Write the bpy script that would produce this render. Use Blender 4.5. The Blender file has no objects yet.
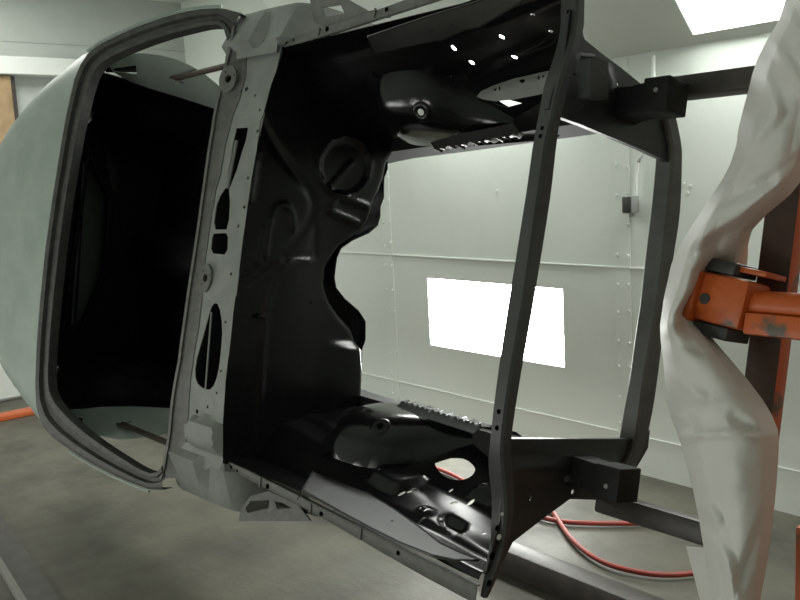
import bpy, bmesh, math, random
from mathutils import Vector, Matrix, noise
from mathutils.geometry import delaunay_2d_cdt
random.seed(4)
SC = bpy.context.scene
COL = SC.collection
rad = math.radians

# ------------------------------------------------------------------ camera
FPX = 870.0
def V(*a): return Vector(a)
_r = V(-740, -85, FPX).normalized()
_d = V(1008, 140, FPX); _d = (_d - _r * _d.dot(_r)).normalized()
cF, cU = -_r, -_d
cL = cU.cross(cF)
TH = rad(13.5)
wZ = cL * math.cos(TH) - _d * math.sin(TH); wX = cF.copy(); wY = wZ.cross(wX)
CO = V((254.5 - 400) / FPX, (254 - 300) / FPX, 1.0) * 2.81       # car origin seen from the camera
EYE = V(0, 0, 1.55)
def to_world(c): return V(wX.dot(c), wY.dot(c), wZ.dot(c))
CAR_O = to_world(CO) + EYE
CAR_ROT = rad(90) - TH
CAR_M = Matrix.Translation(CAR_O) @ Matrix.Rotation(CAR_ROT, 4, 'X')
def cw(p): return CAR_M @ Vector(p)                                # car frame -> world
def ray_c(px, py):
    q = V((px - 400) / FPX, (py - 300) / FPX, 1.0)
    o = -CO
    return V(cF.dot(o), cL.dot(o), cU.dot(o)), V(cF.dot(q), cL.dot(q), cU.dot(q))
def ca(p, axis, val):
    o, q = ray_c(*p); return o + q * ((val - o[axis]) / q[axis])
def cp(p, p0, n):
    o, q = ray_c(*p); n = Vector(n); return o + q * (n.dot(Vector(p0) - o) / n.dot(q))
def hit(p, g, t0=1.3, t1=5.0):
    """first place along the line of sight where g changes sign"""
    o, q = ray_c(*p); n = 200; a = t0; ga = g(o + q * a)
    for i in range(1, n + 1):
        b = t0 + (t1 - t0) * i / n; gb = g(o + q * b)
        if ga * gb <= 0:
            for _ in range(30):
                m = (a + b) / 2; gm = g(o + q * m)
                if ga * gm <= 0: b = m
                else: a, ga = m, gm
            return o + q * a
        a, ga = b, gb
    return o + q * 2.8
def wa(p, axis, val):
    q = to_world(V((p[0] - 400) / FPX, (p[1] - 300) / FPX, 1.0))
    return EYE + q * ((val - EYE[axis]) / q[axis])

cam_d = bpy.data.cameras.new('camera'); cam = bpy.data.objects.new('camera', cam_d); COL.objects.link(cam)
cam_d.sensor_width = 36; cam_d.lens = 36 * FPX / 800; cam_d.clip_start = .05
r3, u3, b3 = to_world(V(1, 0, 0)), to_world(V(0, -1, 0)), to_world(V(0, 0, -1))
cam.matrix_world = Matrix(((r3.x, u3.x, b3.x, EYE.x), (r3.y, u3.y, b3.y, EYE.y), (r3.z, u3.z, b3.z, EYE.z), (0, 0, 0, 1)))
SC.camera = cam

# --------------------------------------------------------------- materials
def mat(name, col, rough=.5, metal=0., spec=.5, noise_amt=0., noise_scale=8., col2=None, bump=0., bump_scale=40., coat=0., emit=None, lo=.4, hi=.65, rough2=None):
    m = bpy.data.materials.new(name); m.use_nodes = True
    nt = m.node_tree; b = nt.nodes['Principled BSDF']
    b.inputs['Base Color'].default_value = (*col, 1); b.inputs['Roughness'].default_value = rough
    b.inputs['Metallic'].default_value = metal; b.inputs['Specular IOR Level'].default_value = spec
    b.inputs['Coat Weight'].default_value = coat
    tc = nt.nodes.new('ShaderNodeTexCoord')
    if col2 is not None:
        nz = nt.nodes.new('ShaderNodeTexNoise'); nz.inputs['Scale'].default_value = noise_scale
        nz.inputs['Detail'].default_value = 6; nz.inputs['Roughness'].default_value = .6
        nt.links.new(tc.outputs['Object'], nz.inputs['Vector'])
        rp = nt.nodes.new('ShaderNodeMapRange'); rp.inputs[1].default_value = lo; rp.inputs[2].default_value = hi
        nt.links.new(nz.outputs['Fac'], rp.inputs[0])
        mx = nt.nodes.new('ShaderNodeMix'); mx.data_type = 'RGBA'
        mx.inputs['A'].default_value = (*col, 1); mx.inputs['B'].default_value = (*col2, 1)
        nt.links.new(rp.outputs[0], mx.inputs['Factor']); nt.links.new(mx.outputs['Result'], b.inputs['Base Color'])
        if rough2 is not None:
            r2 = nt.nodes.new('ShaderNodeMapRange'); r2.inputs[3].default_value = rough; r2.inputs[4].default_value = rough2
            nt.links.new(rp.outputs[0], r2.inputs[0]); nt.links.new(r2.outputs[0], b.inputs['Roughness'])
    if bump:
        n2 = nt.nodes.new('ShaderNodeTexNoise'); n2.inputs['Scale'].default_value = bump_scale; n2.inputs['Detail'].default_value = 4
        nt.links.new(tc.outputs['Object'], n2.inputs['Vector'])
        bp = nt.nodes.new('ShaderNodeBump'); bp.inputs['Strength'].default_value = bump; bp.inputs['Distance'].default_value = .01
        nt.links.new(n2.outputs['Fac'], bp.inputs['Height']); nt.links.new(bp.outputs['Normal'], b.inputs['Normal'])
    if emit:
        b.inputs['Emission Color'].default_value = (*emit[0], 1); b.inputs['Emission Strength'].default_value = emit[1]
    return m
M = {}
M['black'] = mat('black_paint', (.004, .0045, .004), .26, spec=.34, bump=.04, bump_scale=9)
M['satin'] = mat('satin_black_paint', (.02, .021, .02), .38, spec=.5, bump=.05, bump_scale=60)
M['chassis'] = mat('matt_black_chassis_paint', (.012, .013, .012), .7, spec=.25, bump=.05, bump_scale=60)
M['barlit'] = mat('semi_gloss_black_lit', (.045, .047, .044), .42, col2=(.035, .036, .034), noise_scale=12)  # satin black with the reflected light on bars lifted into its base colour
M['gloss'] = mat('glossy_black_paint', (.004, .0045, .004), .17, spec=.42, bump=.22, bump_scale=11)
M['crossmember'] = mat('dark_paint_lit_grey', (.085, .088, .082), .42, col2=(.06, .062, .057), noise_scale=10)  # lighter grey paints in the light reflected by the lower bar
M['primer'] = mat('grey_primer', (.195, .208, .19), .55, col2=(.235, .248, .228), noise_scale=14, bump=.05, bump_scale=200)
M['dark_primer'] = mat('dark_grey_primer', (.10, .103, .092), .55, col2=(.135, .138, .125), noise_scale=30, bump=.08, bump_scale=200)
M['trimgrey'] = mat('charcoal_primer', (.045, .046, .042), .5, col2=(.075, .075, .068), noise_scale=30, bump=.08, bump_scale=120)
M['green'] = mat('pale_green_primer', (.27, .32, .285), .45, col2=(.33, .385, .34), noise_scale=5)
M['inside'] = mat('black_interior_paint', (.006, .006, .006), .5, spec=.3)
M['inside_grey'] = mat('dark_green_grey_paint', (.11, .13, .115), .5, col2=(.14, .16, .14), noise_scale=20)
M['wall'] = mat('white_booth_wall', (.77, .82, .768), .38, col2=(.73, .78, .728), noise_scale=1.6, bump=.03, bump_scale=5)
M['hip'] = mat('grey_white_booth_ceiling', (.80, .85, .80), .5, col2=(.77, .82, .77), noise_scale=2)
M['wallgrey'] = mat('grey_wall_panel', (.50, .53, .50), .55, col2=(.46, .49, .46), noise_scale=3)
M['white'] = mat('white_paint', (.72, .75, .71), .45)
M['floor'] = mat('stained_concrete', (.122, .117, .087), .5, col2=(.060, .058, .045), noise_scale=2.6, lo=.36, hi=.72, bump=.15, bump_scale=30, rough2=.7)
M['orange'] = mat('orange_worn_paint', (.56, .115, .022), .42, col2=(.10, .085, .06), noise_scale=9, lo=.58, hi=.66, bump=.1, bump_scale=60)
M['barshade'] = mat('brown_black_shade', (.05, .032, .026), .5, col2=(.085, .045, .03), noise_scale=12, bump=.1, bump_scale=80)
M['steel'] = mat('dark_steel_tube', (.035, .031, .026), .45, col2=(.06, .05, .04), noise_scale=14, bump=.08, bump_scale=80)
M['bar'] = mat('brown_steel_bar', (.09, .07, .055), .5, col2=(.12, .095, .08), noise_scale=20)
M['plastic'] = mat('white_masking_plastic', (.66, .65, .61), .6, bump=.12, bump_scale=14)
M['hose'] = mat('red_rubber', (.42, .055, .04), .45, col2=(.33, .07, .05), noise_scale=20)
M['grey'] = mat('grey_metal', (.30, .31, .30), .4, metal=.3)
M['darkgrey'] = mat('dark_grey_plastic', (.05, .055, .05), .5)
M['hole'] = mat('empty_hole_black', (.003, .003, .003), .9, spec=0)
M['wood'] = mat('tan_orange_post_paint', (.38, .27, .145), .5, col2=(.26, .17, .085), noise_scale=6)
M['lampwall'] = mat('lamp_glass', (.9, .9, .88), .3, emit=((.98, 1, .96), 23.0))
M['lamphip'] = mat('lamp_glass_upper', (.9, .9, .88), .3, emit=((.98, 1, .96), 18.0))
M['lampnear'] = mat('lamp_glass_near', (.9, .9, .88), .3, emit=((1, 1, .96), 7.0))
M['endfill'] = mat('added_end_glow', (.9, .9, .88), .3, emit=((1, 1, .96), 8.0))
M['track'] = mat('dirty_steel_track', (.06, .06, .052), .5, col2=(.09, .09, .08), noise_scale=8)
M['trackrib'] = mat('worn_grey_steel', (.2, .2, .175), .5)

# ----------------------------------------------------------------- helpers
def obj(name, bm, m, parent=None, off=None, sharp=32, smooth=True):
    if off is not None: bmesh.ops.translate(bm, verts=bm.verts, vec=-Vector(off))
    bmesh.ops.recalc_face_normals(bm, faces=bm.faces)
    me = bpy.data.meshes.new(name); bm.to_mesh(me); bm.free()
    if smooth:
        me.polygons.foreach_set('use_smooth', [True] * len(me.polygons))
        me.set_sharp_from_angle(angle=rad(sharp))
    me.materials.append(m)
    o = bpy.data.objects.new(name, me); COL.objects.link(o)
    if parent: o.parent = parent
    return o
def thing(name, label, cat, loc=(0, 0, 0), rot=(0, 0, 0), group=None):
    o = bpy.data.objects.new(name, None); COL.objects.link(o); o.location = loc; o.rotation_euler = rot
    o.empty_display_size = .1
    o['label'] = label; o['category'] = cat
    if group: o['group'] = group
    return o
def tag(o, label, cat, group=None):
    o['label'] = label; o['category'] = cat
    if group: o['group'] = group
    return o
def struct(name, bm, m, smooth=False):
    o = obj(name, bm, m, smooth=smooth); o['kind'] = 'structure'; return o
def dense(poly, step, closed=True):
    out = []; n = len(poly)
    for i in range(n if closed else n - 1):
        a, b = Vector(poly[i]), Vector(poly[(i + 1) % n]); k = max(1, int((b - a).length / step))
        for j in range(k): out.append(a.lerp(b, j / k))
    if not closed: out.append(Vector(poly[-1]))
    return out
def chaikin(poly, it=2, closed=True):
    p = [Vector(q) for q in poly]
    for _ in range(it):
        o = [] if closed else [p[0]]
        n = len(p)
        for i in range(n if closed else n - 1):
            a, b = p[i], p[(i + 1) % n]; o += [a.lerp(b, .25), a.lerp(b, .75)]
        if not closed: o.append(p[-1])
        p = o
    return p
def inside(pt, poly):
    x, y = pt[0], pt[1]; c = False; j = len(poly) - 1
    for i in range(len(poly)):
        xi, yi = poly[i][0], poly[i][1]; xj, yj = poly[j][0], poly[j][1]
        if (yi > y) != (yj > y) and x < (xj - xi) * (y - yi) / (yj - yi) + xi: c = not c
        j = i
    return c
def seg_d(p, poly, closed=False):
    best = 9.; n = len(poly)
    for i in range(n if closed else n - 1):
        ax, ay = poly[i][0], poly[i][1]; bx, by = poly[(i + 1) % n][0] - ax, poly[(i + 1) % n][1] - ay
        L2 = bx * bx + by * by or 1e-9
        t = min(1, max(0, ((p[0] - ax) * bx + (p[1] - ay) * by) / L2))
        dx, dy = p[0] - ax - bx * t, p[1] - ay - by * t
        best = min(best, math.hypot(dx, dy))
    return best
def bead(p, poly, w, h, closed=False):
    d = seg_d(p, poly, closed); return h * math.exp(-(d / w) ** 2) if d < 3 * w else 0.
def sstep(a, b, x):
    t = min(1, max(0, (x - a) / (b - a))); return t * t * (3 - 2 * t)
def sheet(outer, holes, fn, step=.03, thick=.0, hstep=None):
    """a pressed sheet: flat outline with holes, mapped through fn(u, v), given thickness"""
    outer = [q.to_2d() if len(q) > 2 else q for q in dense([Vector(q[:2]) for q in outer], step)]
    holes = [[Vector(q[:2]) for q in h] for h in holes]
    vs, es = [], []
    for loop in [outer] + holes:
        s = len(vs); vs += [Vector(q) for q in loop]; es += [(s + i, s + (i + 1) % len(loop)) for i in range(len(loop))]
    x0, x1 = min(q[0] for q in outer), max(q[0] for q in outer); y0, y1 = min(q[1] for q in outer), max(q[1] for q in outer)
    nx, ny = int((x1 - x0) / step), int((y1 - y0) / step)
    for i in range(1, nx + 1):
        for j in range(1, ny + 1):
            q = Vector((x0 + (i - .5 + .25 * (j % 2)) * step, y0 + (j - .5) * step))
            if inside(q, outer) and seg_d(q, outer, True) > .4 * step and not any(inside(q, h) or seg_d(q, h, True) < .3 * step for h in holes): vs.append(q)
    v2, e2, f2 = delaunay_2d_cdt(vs, es, [], 0, 1e-6)[:3]
    bm = bmesh.new(); bv = [bm.verts.new(fn(q[0], q[1])) for q in v2]
    for f in f2:
        c = sum((v2[i] for i in f), Vector((0, 0))) / len(f)
        if inside(c, outer) and not any(inside(c, h) for h in holes):
            try: bm.faces.new([bv[i] for i in f])
            except ValueError: pass
    for v in [v for v in bm.verts if not v.link_faces]: bm.verts.remove(v)
    if thick: thicken(bm, thick)
    return bm
def thicken(bm, t):
    bmesh.ops.recalc_face_normals(bm, faces=bm.faces); bm.normal_update()
    vs = list(bm.verts); fs = list(bm.faces); be = [(e.verts[0], e.verts[1]) for e in bm.edges if len(e.link_faces) == 1]
    mp = {v: bm.verts.new(v.co - v.normal * t) for v in vs}
    for f in fs: bm.faces.new([mp[v] for v in reversed(f.verts)])
    for a, b in be: bm.faces.new([a, b, mp[b], mp[a]])
def grid(rows, bm=None, close_u=False, thick=0, caps=False):
    bm = bm or bmesh.new(); g = [[bm.verts.new(p) for p in r] for r in rows]
    for i in range(len(g) - 1):
        n = len(g[i])
        for j in range(n if close_u else n - 1):
            q = [g[i][j], g[i][(j + 1) % n], g[i + 1][(j + 1) % n], g[i + 1][j]]
            bm.faces.new(q)
    if caps: bm.faces.new(g[0]); bm.faces.new(list(reversed(g[-1])))
    if thick: thicken(bm, thick)
    return bm
def box(c, s, bm=None, mtx=None, bev=.0):
    bm = bm or bmesh.new()
    r = bmesh.ops.create_cube(bm, size=1); vs = r['verts']
    for v in vs: v.co = Vector((v.co.x * s[0], v.co.y * s[1], v.co.z * s[2]))
    if bev:
        es = list({e for v in vs for e in v.link_edges})
        rr = bmesh.ops.bevel(bm, geom=es, offset=bev, segments=2, affect='EDGES', profile=.5)
        vs = list({v for f in rr['faces'] for v in f.verts} | {v for v in vs if v.is_valid})
    for v in vs:
        v.co = (mtx @ v.co if mtx else v.co) + Vector(c)
    return bm
def tube(path, r, n=10, bm=None, caps=True):
    bm = bm or bmesh.new(); path = [Vector(p) for p in path]; rings = []
    up = V(0, 0, 1)
    for i, p in enumerate(path):
        t = (path[min(i + 1, len(path) - 1)] - path[max(i - 1, 0)]).normalized()
        a = t.cross(up if abs(t.dot(up)) < .9 else V(1, 0, 0)).normalized(); b = t.cross(a)
        rr = r[i] if isinstance(r, (list, tuple)) else r
        rings.append([bm.verts.new(p + (a * math.cos(2 * math.pi * k / n) + b * math.sin(2 * math.pi * k / n)) * rr) for k in range(n)])
    for i in range(len(rings) - 1):
        for k in range(n): bm.faces.new([rings[i][k], rings[i][(k + 1) % n], rings[i + 1][(k + 1) % n], rings[i + 1][k]])
    if caps: bm.faces.new(rings[0]); bm.faces.new(list(reversed(rings[-1])))
    return bm
def beam(a, b, w, h, up=(0, 0, 1), bm=None, bev=.004):
    a, b = Vector(a), Vector(b); t = (b - a).normalized(); s = t.cross(Vector(up)).normalized(); u = s.cross(t)
    m3 = Matrix((t, s, u)).transposed()
    return box((a + b) / 2, ((b - a).length, w, h), bm, m3, bev)
def disc(c, n, r, bm=None, t=.002, k=10):
    n = Vector(n).normalized(); c = Vector(c)
    return tube([c, c + n * t], r, k, bm)
def circ(c, r, n=10, sy=1.): return [Vector((c[0] + r * math.cos(2 * math.pi * i / n), c[1] + r * sy * math.sin(2 * math.pi * i / n))) for i in range(n)]

# ============================================================ THE SETTING
YW = 3.6; YN = -1.35; XE = -7.0; XR = 2.2; ZC = 3.1; ZH = 2.06; YH = YW - (ZC - ZH)
bm = bmesh.new(); grid([[V(XE, YN, 0), V(XR, YN, 0)], [V(XE, YW, 0), V(XR, YW, 0)]], bm); struct('floor', bm, M['floor'])
# far long wall with the opening of its lamp
LX0, LX1, LZ0, LZ1 = -4.033, -2.954, .487, .915
bm = sheet([(XE, 0), (XR, 0), (XR, ZC), (XE, ZC)], [[(LX0, LZ0), (LX1, LZ0), (LX1, LZ1), (LX0, LZ1)]], lambda u, v: V(u, YW, v), 1.0)
struct('wall_back', bm, M['wall'])
HX0 = -4.75
hd = V(0, YH - YW, ZC - ZH).normalized()
def hp(x, s): return V(x, YW, ZH) + hd * s
HL = (ZC - ZH) * math.sqrt(2)
hn = V(0, -1, -1).normalized()
hb = cam.location
# the sloped ceiling panel and its lamps
def hip_px(p):
    q = to_world(V((p[0] - 400) / FPX, (p[1] - 300) / FPX, 1.0)); t = hn.dot(V(0, YW, ZH) - EYE) / hn.dot(q)
    w = EYE + q * t; return w.x, (w - V(0, YW, ZH)).dot(hd)
b0 = hip_px((693, 35)); b1 = hip_px((775, 21)); b2 = hip_px((671, 0))
print('hip lamp', b0, b1, b2)
hlx0, hls0 = b0[0], b0[1]; hlx1, hls1 = hlx0 + 1.08, hls0 + .43
hholes = []
for k in (0, 1): hholes.append([(hlx0 - 1.83 * k, hls0), (hlx1 - 1.83 * k, hls0), (hlx1 - 1.83 * k, hls1), (hlx0 - 1.83 * k, hls1)])
bm = sheet([(HX0, 0), (XR, 0), (XR, HL), (HX0, HL)], hholes, lambda u, v: hp(u, v), 1.0)
grid([[hp(HX0, 0), hp(HX0, HL)], [V(HX0, YW, ZC), V(HX0, YW, ZC)]], bm)
struct('ceiling_slope', bm, M['hip'])
bm = grid([[V(XE, YN, ZC), V(XR, YN, ZC)], [V(XE, YW, ZC), V(XR, YW, ZC)]]); struct('ceiling', bm, M['hip'])
bm = grid([[V(XE, YN, 0), V(XE, YN, ZC)], [V(XE, YW, 0), V(XE, YW, ZC)]])
for z, h in ((2.705, .006), (1.35, .006)): box((XE + .004, 1.2, z), (.008, 4.8, h), bm)
struct('wall_end', bm, M['wallgrey'])
bm = grid([[V(XE, YN, 0), V(XE, YN, ZC)], [V(XR, YN, 0), V(XR, YN, ZC)]]); struct('wall_front', bm, M['wall'])
bm = grid([[V(XR, YN, 0), V(XR, YN, ZC)], [V(XR, YW, 0), V(XR, YW, ZC)]]); struct('wall_right', bm, M['wall'])
# white header beam on the end wall, lower white panels
bm = box((XE + .08, .66, 2.51), (.14, 5.3 - 1.2, .13), bev=.006); struct('trim_1', bm, M['white'])
bm = box((XE + .02, .9, .62), (.03, 4.2, 1.2), bev=.004); struct('trim_2', bm, M['white'])
# riveted joint strips and folded seams of the far wall
def seam_strip(x, name):
    bm = bmesh.new()
    box((x, YW - .002, ZH / 2), (.09, .004, ZH), bm, bev=.001)
    z = .1
    while z < 2.0:
        for dx in (-.032, .032):
            if random.random() > .12:
                zz = z + random.uniform(-.012, .012)
                disc((x + dx, YW - .004, zz), (0, -1, 0), .0075, bm, .006, 8)
        z += .145
    o = struct(name, bm, M['wall']); return o
for i, x in enumerate((-6.23, -4.40, -2.572, -.74)): seam_strip(x, 'trim_%d' % (i + 3))
bm = bmesh.new()
for z, h in ((1.045, .007), (.2, .006)):
    x = XE
    while x < XR:
        L = random.uniform(.5, .9); box((x + L / 2, YW - .003, z + random.uniform(-.002, .002)), (L, .006, h * random.uniform(.7, 1.1)), bm); x += L
struct('trim_7', bm, M['white'])
bm = bmesh.new()
for p in ((690, 186), (684, 184), (688, 193), (497, 191), (378, 236), (366, 236), (366, 378), (374, 381)):
    w = wa(p, 1, YW); disc((w.x, YW, w.z), (0, -1, 0), .007, bm, .006, 8)
struct('trim_8', bm, M['wall'])
# floor track at the lower left
d0 = V(-4.6, 1.045, 0); d1 = V(-2.6, .865, 0)
bm = beam(d0 + V(0, 0, .004), d1 + V(0, 0, .004), .11, .012, bev=.002); struct('trim_9', bm, M['track'])
bm = beam(d0 + V(0, -.07, .012), d1 + V(0, -.07, .012), .03, .024, bev=.004); struct('trim_10', bm, M['trackrib'])

# ------------------------------------------------------------------ lamps
def lamp(name, label, corners, nrm, m, depth=.05, frame=.012, group=None):
    """corners in order round; glass set back behind a thin frame"""
    c = sum(corners, V(0, 0, 0)) / 4; root = thing(name, label, 'light', c, group=group)
    n = Vector(nrm)
    gl = bmesh.new(); gl.faces.new([gl.verts.new(p - n * depth) for p in corners]); 
    obj('lamp_glass', gl, m, root, off=c, smooth=False)
    fr = bmesh.new()
    for i in range(4):
        a, b = corners[i], corners[(i + 1) % 4]; ia, ib = (c - a).normalized() * .004, (c - b).normalized() * .004
        fr.faces.new([fr.verts.new(q) for q in (a + ia, b + ib, b + ib - n * depth, a + ia - n * depth)])
    thicken(fr, .003)
    obj('lamp_frame', fr, M['white'], root, off=c, smooth=False)
    return root
lamp('wall_lamp', 'bright white rectangular lamp set low in the white wall behind the engine bay',
     [V(LX0, YW, LZ0), V(LX1, YW, LZ0), V(LX1, YW, LZ1), V(LX0, YW, LZ1)], (0, -1, 0), M['lampwall'])
for k, h in enumerate(hholes):
    lamp('ceiling_lamp', ['bright white lamp in the sloped ceiling at the upper right', 'bright lamp in the sloped ceiling above the black engine bay'][k],
         [hp(*q) for q in h], hn, M['lamphip'])
# the same low lamps along the near wall
for k, x in enumerate((-5.0, -3.17, -1.34)):
    cs = [V(x - .54, YN + .004, LZ0), V(x + .54, YN + .004, LZ0), V(x + .54, YN + .004, LZ1), V(x - .54, YN + .004, LZ1)]
    lamp('wall_lamp', ['low lamp in the near wall, towards the rear of the booth', 'low lamp in the near wall, middle of its row', 'low lamp in the near wall, nearest the rotisserie mast'][k],
         cs, (0, 1, 0), M['lampnear'], depth=.0)
cs = [V(-6.3, .9, ZC - .005), V(-5.3, .9, ZC - .005), V(-5.3, 2.1, ZC - .005), V(-6.3, 2.1, ZC - .005)]
lamp('ceiling_lamp', 'unseen ceiling lamp added to brighten the far end of the booth', cs, (0, 0, -1), M['endfill'], depth=.0)  # unseen lamp added to brighten the end wall

# switch box and conduit
bx = wa((635, 204), 1, YW)
root = thing('switch_box', 'small grey electrical box with conduit on the riveted wall seam', 'electrical box', (bx.x, YW, bx.z))
obj('box_body', box((bx.x, YW - .035, bx.z), (.055, .06, .085), bev=.005), M['grey'], root, off=(bx.x, YW, bx.z))
obj('cover', box((bx.x - .0, YW - .068, bx.z), (.048, .008, .076), bev=.002), M['darkgrey'], root, off=(bx.x, YW, bx.z))
obj('conduit', tube([(bx.x + .02, YW - .02, bx.z + .04), (bx.x + .02, YW - .02, bx.z + .12), (bx.x + .035, YW - .02, bx.z + .2), (bx.x + .08, YW - .02, bx.z + .26), (bx.x + .12, YW - .02, bx.z + .34), (bx.x + .125, YW - .02, ZH - .02)], .009, 8), M['white'], root, off=(bx.x, YW, bx.z))
obj('conduit_stub', tube([(bx.x, YW - .03, bx.z - .04), (bx.x, YW - .03, bx.z - .06)], .012, 8), M['grey'], root, off=(bx.x, YW, bx.z))

# ============================================================ THE CAR BODY
CAR = thing('car_body_shell', 'stripped car body shell on its side, black engine bay, grey cowl, pale green roof', 'car body', CAR_O, (CAR_ROT, 0, 0))
def part(name, bm, m, parent=None, sharp=32): return obj(name, bm, m, parent or CAR, sharp=sharp)

# ---- firewall
FT = [(285, 47), (271, 86), (262, 120), (251, 180), (243, 240), (234, 310), (226, 380), (223, 425), (223, 463)]
FB = [(357, 412), (361, 395), (362.5, 370), (362, 347), (357, 329), (346, 316), (337, 302), (332, 286), (334, 268), (346, 249), (364, 235), (374, 222), (379, 200), (386, 182), (389, 165), (397, 152), (404, 130)]
top = [ca(p, 0, 0) for p in FT]; bot = [ca(p, 0, 0) for p in FB]
topz = [(q.y, q.z) for q in top]
def lerp_tab(tab, x):
    tab = sorted(tab)
    if x <= tab[0][0]: return tab[0][1]
    for (a, fa), (b, fb) in zip(tab, tab[1:]):
        if x <= b: return fa + (fb - fa) * (x - a) / (b - a)
    return tab[-1][1]
fpoly = [(q.y, q.z) for q in top] + [(-.70, -.12), (-.69, -.35), (-.60, -.55)] + [(q.y, q.z) for q in bot] + [(.60, -.55), (.69, -.35), (.70, -.12)]
def f2(pts): return [(q.y, q.z) for q in (ca(p, 0, 0) for p in pts)]
edge = f2(FB)
b_arc = chaikin(f2([(258, 440), (261, 380), (264, 330), (268, 298), (279, 273), (296, 258), (312, 262)]), 2, False)
b_step = chaikin(f2([(238, 286), (262, 268), (292, 246), (312, 220), (316, 200), (300, 178), (278, 152), (262, 122)]), 2, False)
b_circ = f2([(345 + 26 * math.cos(t / 8 * math.pi), 166 + 30 * math.sin(t / 8 * math.pi)) for t in range(16)])
b_diag = f2([(333, 186), (352, 164)])
b_ring = chaikin(f2([(270, 222), (276, 206), (286, 204), (293, 214), (294, 228)]), 2, False)
b_rect = f2([(332, 211), (365, 225), (371, 207), (338, 195)])
b_mid = f2([(318, 255), (318, 228), (312, 255), (285, 258)])
low = f2([(312, 344), (362, 346), (362, 366)])
b_v1 = f2([(258, 150), (251, 200)]); b_v2 = f2([(263, 230), (258, 262)]); b_v3 = f2([(271, 222), (266, 256)])
plat = f2([(300, 178), (316, 205), (300, 245), (262, 270), (240, 283), (262, 120)])
def fw(y, z):
    p = (y, z); x = 0.
    x += bead(p, b_arc, .009, .005) + bead(p, b_step, .016, -.007) + bead(p, b_circ, .011, .007, True) + bead(p, b_diag, .010, .006)
    x += bead(p, b_ring, .010, .006) + bead(p, b_rect, .012, .008, True) + bead(p, b_v1, .008, .008) + bead(p, b_v2, .005, .006) + bead(p, b_v3, .005, .006)
    x += bead(p, b_mid, .012, -.005)
    if inside(p, b_circ): x -= .006 * sstep(0, .015, seg_d(p, b_circ, True))
    # lower bulge beside the tunnel
    s = sstep(-.245, -.285, y) * sstep(-.30, -.44, z); x += .022 * s
    # shallow hollow around the tunnel opening
    x -= .03 * math.exp(-((y + .02) / .25) ** 2) * sstep(-.12, -.34, z)
    d = seg_d(p, edge)
    if d < .03: x -= .03 - math.sqrt(max(0, .03 ** 2 - (.03 - d) ** 2))
    return V(x, y, z)
fh = [circ(f2([p])[0], r, 8) for p, r in (((268, 365), .003), ((283, 280), .004), ((314, 303), .005), ((336, 235), .004), ((247, 321), .003), ((268, 321), .003), ((300, 345), .004))]
part('firewall', sheet(fpoly, fh, fw, .0105, .0025), M['black'], sharp=40)
# rolled lip round the tunnel opening
ed = dense([Vector(q) for q in edge], .015, False); rows = []
cen = Vector((0, -.2))
for i, q in enumerate(ed):
    t = (ed[min(i + 1, len(ed) - 1)] - ed[max(i - 1, 0)]).normalized(); n = Vector((-t.y, t.x))
    if n.y > 0: n = -n
    b = fw(*q); w = .016 + .006 * math.sin(i * .4)
    rows.append([b, b + V(-.012, n.x * .004, n.y * .004), b + V(-.03, n.x * .010, n.y * .010), b + V(-.05, n.x * w, n.y * w)])
part('tunnel_flange', grid(rows, thick=.002), M['black'], sharp=60)
# relay / clip on the bead
q = fw(*f2([(259, 316)])[0]); part('harness_clip', box(q + V(.012, 0, 0), (.024, .018, .03), bev=.004), M['black'])

# ---- cowl
def zc(y): return lerp_tab(topz, y) if abs(y) < .67 else .0
zsm = [(y / 50, sum(zc(y / 50 + k * .03) for k in range(-3, 4)) / 7) for y in range(-50, 51)]
def zcs(y): return lerp_tab(zsm, y)
SPX = [(247, 40), (246, 75), (240, 100), (231, 122), (227, 140), (221, 175), (215, 195), (211, 215), (208, 245), (203.5, 270), (202.5, 300), (199, 330), (192.5, 365), (189, 415), (181, 478)]
def g_right(p): return p.z - (zcs(p.y) - .10 * p.x)
sq = [hit(p, g_right) for p in SPX]; sx = [(q.y, q.x) for q in sq]
def xs(y): return lerp_tab(sx, y)
ssm = [(k / 50, sum(lerp_tab(sx, k / 50 + j * .04) for j in range(-5, 6)) / 11) for k in range(-50, 51)]
def cowl_z(x, y):
    s = lerp_tab(ssm, y); z = zcs(y) - .10 * x
    if x < s: z += .50 * (s - x) - .007 * sstep(0, .008, s - x)
    return z
def g_cowl(p): return p.z - cowl_z(p.x, p.y)
def c2(pts): return [(q.x, q.y) for q in (hit(p, g_cowl) for p in pts)]
def on_cowl(p): q = hit(p, g_cowl); return q
piv1, piv2 = c2([(234.5, 81)])[0], c2([(209.7, 278.5)])[0]
bump_box = c2([(191, 419), (204, 416), (223, 424), (224, 455), (199, 447), (191, 441)])
rib = c2([(236, 168), (232, 200), (230, 250)])
def cowl(x, y):
    z = cowl_z(x, y)
    for pv in (piv1, piv2):
        d = math.hypot(x - pv[0], (y - pv[1]) * .75); z += .014 * (1 - sstep(.022, .05, d))
    if seg_d((x, y), bump_box, True) < .03 or inside((x, y), bump_box):
        d = seg_d((x, y), bump_box, True) * (1 if inside((x, y), bump_box) else -1); z += .035 * sstep(-.004, .012, d)
    z += bead((x, y), rib, .004, -.003)
    return V(x, y, z)
front = [(q.x, q.y) for q in top]
GPX = [(233, 27), (224, 70), (212, 130), (203, 190), (194.5, 250), (187, 300), (179, 360), (170, 420), (160, 478)]
gq = c2(GPX)
seam_pts = [(q.x, q.y) for q in sq]
h1 = c2([(236.5, 128), (248, 127.5), (246, 140), (242, 152), (236, 170), (229, 190), (230, 202), (229, 220), (226.5, 229.5), (215.5, 229.5), (214, 222), (216.5, 205), (220, 196), (226, 187), (229.5, 165), (233, 143)])
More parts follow.
